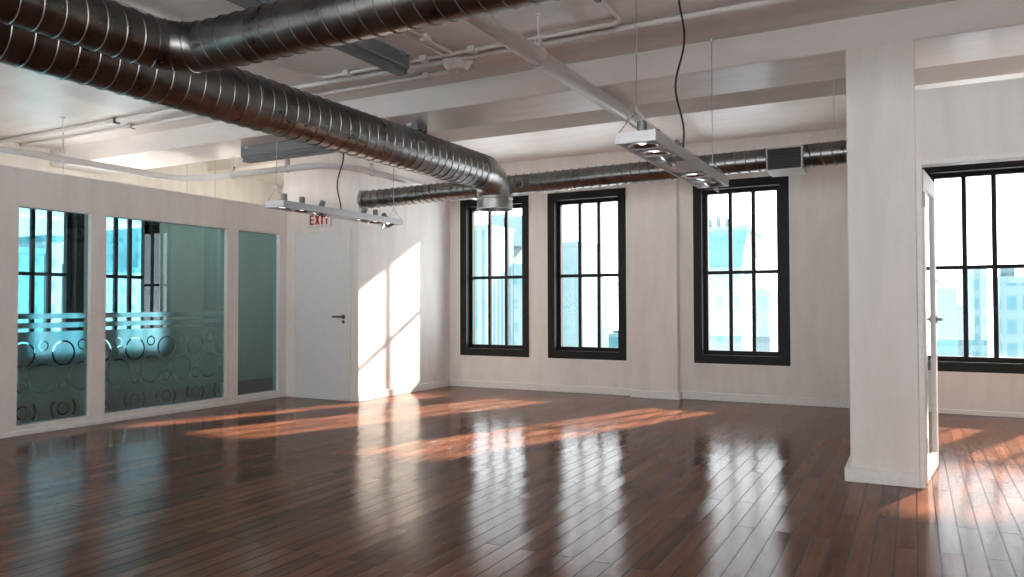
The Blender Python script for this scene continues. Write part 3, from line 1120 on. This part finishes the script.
def at(x, y, z):
    return (x * CITY, y * CITY, 1.15 + (z - 1.15) * CITY)


F = {
    'stripe': mat_facade('striped tower glass', (0.114, 0.169, 0.177), (0.011, 0.090, 0.116), 6.0, 1.95, vertical=True, wfrac=0.48),
    'band': mat_facade('banded office facade', (0.071, 0.130, 0.141), (0.026, 0.102, 0.121), 7.0, 5.4, wfrac=0.62, hfrac=0.42),
    'pale': mat_facade('pale block facade', (0.077, 0.130, 0.139), (0.057, 0.117, 0.128), 5.0, 6.0, wfrac=0.5, hfrac=0.2),
    'cyan': mat_facade('cyan glass facade', (0.031, 0.107, 0.125), (0.020, 0.095, 0.116), 4.0, 1.1, wfrac=0.5, hfrac=0.6),
    'stone': mat_facade('pale stone facade', (0.071, 0.118, 0.133), (0.037, 0.104, 0.121), 6.4, 3.6, wfrac=0.42, hfrac=0.45),
    'grid': mat_facade('balcony grid facade', (0.063, 0.122, 0.133), (0.016, 0.093, 0.114), 4.4, 2.4, wfrac=0.66, hfrac=0.6),
    'slab': mat_facade('deep cyan facade', (0.15, 0.38, 0.44), (0.06, 0.27, 0.33), 4.0, 3.0, wfrac=0.5, hfrac=0.35),
    'light': mat_facade('light cyan facade', (0.50, 0.62, 0.64), (0.22, 0.45, 0.50), 4.0, 3.0, wfrac=0.5, hfrac=0.35),
}
GZ = -90.0


def tower(x0, x1, y, ztop, mat, label, depth=12, roof=(), extra=None):
    a, b = at(x0, y, ztop), at(x1, y, ztop)
    dd = empty('tower_block', ((a[0] + b[0]) / 2, a[1], GZ), label, 'building', 'buildings outside the windows')
    obj('facade', bx(a[0], b[0], a[1], a[1] + depth, GZ, a[2]), mat, dd)
    w = b[0] - a[0]
    obj('parapet', bx(a[0] - 0.15, b[0] + 0.15, a[1] - 0.15, a[1] + depth + 0.15, a[2] - 0.9, a[2] + 0.35), F['pale'], dd)
    for (f0, f1, h) in roof:
        obj('roof_house', bx(a[0] + w * f0, a[0] + w * f1, a[1] + depth * 0.3, a[1] + depth * 0.7, a[2], a[2] + h), mat, dd)
    return dd, a, b


tower(-42.6, -39.75, 70, 9.55, F['stripe'], 'cyan striped tower in the left part of the first window')
dd, a, b = tower(-50.9, -48.75, 90, 13.3, F['band'], 'pale banded office tower in the middle of the first window')
obj('upper_storeys', bx(b[0] - 0.2, b[0] + 9.5, a[1], a[1] + 12, at(0, 90, 9.1)[2], a[2] - 0.5), F['pale'], dd)
obj('lower_wing', bx(b[0] - 0.2, b[0] + 11, a[1] + 0.2, a[1] + 12, GZ, at(0, 90, 6.65)[2]), F['band'], dd)
tower(-38.7, -33.6, 80, 8.25, F['pale'], 'pale broad block in the left part of the second window')
tower(-41.5, -39.75, 100, 4.95, F['cyan'], 'slim bright cyan tower in the middle of the second window', roof=[(0.2, 0.8, 0.8)])
tower(-41.9, -37.5, 110, -3.4, F['cyan'], 'low cyan block at the lower right of the second window', roof=[(0.1, 0.4, 1.2)])
# tower with the flared cornice
dd, a, b = tower(-19.2, -13.75, 70, 4.4, F['stone'], 'old stone tower with a flared cornice in the third window', depth=13)
bm = bmesh.new()
zt = at(0, 70, 7.75)[2]
fl = 1.6
lo = [(a[0], a[1]), (b[0], a[1]), (b[0], a[1] + 13), (a[0], a[1] + 13)]
hi = [(a[0] - fl, a[1] - fl), (b[0] + fl, a[1] - fl), (b[0] + fl, a[1] + 13 + fl), (a[0] - fl, a[1] + 13 + fl)]
L0 = [bm.verts.new((x, y, a[2])) for x, y in lo]
L1 = [bm.verts.new((x, y, zt)) for x, y in hi]
bm.faces.new(L0)
bm.faces.new(L1)
for k in range(4):
    bm.faces.new((L0[k], L0[(k + 1) % 4], L1[(k + 1) % 4], L1[k]))
obj('cornice', bm, F['cyan'], dd)
obj('cornice_slab', bx(a[0] - fl - 0.3, b[0] + fl + 0.3, a[1] - fl - 0.3, a[1] + 13 + fl, zt, zt + 0.9), F['stone'], dd)
for k in range(6):
    x = a[0] + 0.4 + 1.75 * k
    obj('finial', bx(x, x + 0.85, a[1] - 0.5, a[1] + 0.6, zt + 0.9, zt + (2.6 if k % 2 else 3.2)), F['stone'], dd)
tower(-16.4, -13.7, 85, 2.55, F['stone'], 'pale stone block with a roof tank in the third window', roof=[(0.45, 0.65, 0.9)])
tower(-17.9, -14.2, 110, -2.5, F['cyan'], 'low cyan block at the lower right of the third window', roof=[(0.75, 0.85, 2.2)])
tower(0.6, 3.05, 70, 2.76, F['cyan'], 'cyan block at the left of the window beyond the door', roof=[(0.3, 0.5, 1.0)])
tower(3.3, 4.6, 84, 0.9, F['pale'], 'pale narrow block between two grid towers beyond the door')
tower(4.9, 7.1, 98, 4.85, F['grid'], 'cyan grid tower in the middle of the window beyond the door', roof=[(0.1, 0.5, 1.4)])
tower(6.45, 10.5, 76, 3.3, F['grid'], 'wide balcony tower at the right of the window beyond the door', roof=[(0.05, 0.3, 2.0)])


def side_tower(y0, y1, x, ztop, mat, label, roof=()):
    a, b = at(x, y0, ztop), at(x, y1, ztop)
    dd = empty('tower_block', (a[0], (a[1] + b[1]) / 2, GZ), label, 'building', 'buildings outside the windows')
    obj('facade', bx(a[0] - 12, a[0], a[1], b[1], GZ, a[2]), mat, dd)
    obj('parapet', bx(a[0] - 12.1, a[0] + 0.15, a[1] - 0.15, b[1] + 0.15, a[2] - 0.7, a[2] + 0.3), F['slab'], dd)
    for (f0, f1, h) in roof:
        w = b[1] - a[1]
        obj('roof_house', bx(a[0] - 8, a[0] - 3, a[1] + w * f0, a[1] + w * f1, a[2], a[2] + h), mat, dd)
    return dd


side_tower(31.0, 35.2, -60, 5.5, F['slab'], 'deep cyan block behind the first ringed pane, at its left', roof=[(0.2, 0.5, 1.6)])
side_tower(35.4, 36.6, -60, 6.6, F['light'], 'cyan stepped tower behind the middle of the first ringed pane')
side_tower(36.9, 40.2, -60, 4.4, F['light'], 'bright cyan block behind the first ringed pane, at its right')
side_tower(49.6, 51.0, -70, 4.9, F['light'], 'low cyan block behind the wide ringed pane')
side_tower(52.0, 56.4, -72, 9.2, F['slab'], 'deep cyan tall block behind the wide ringed pane')
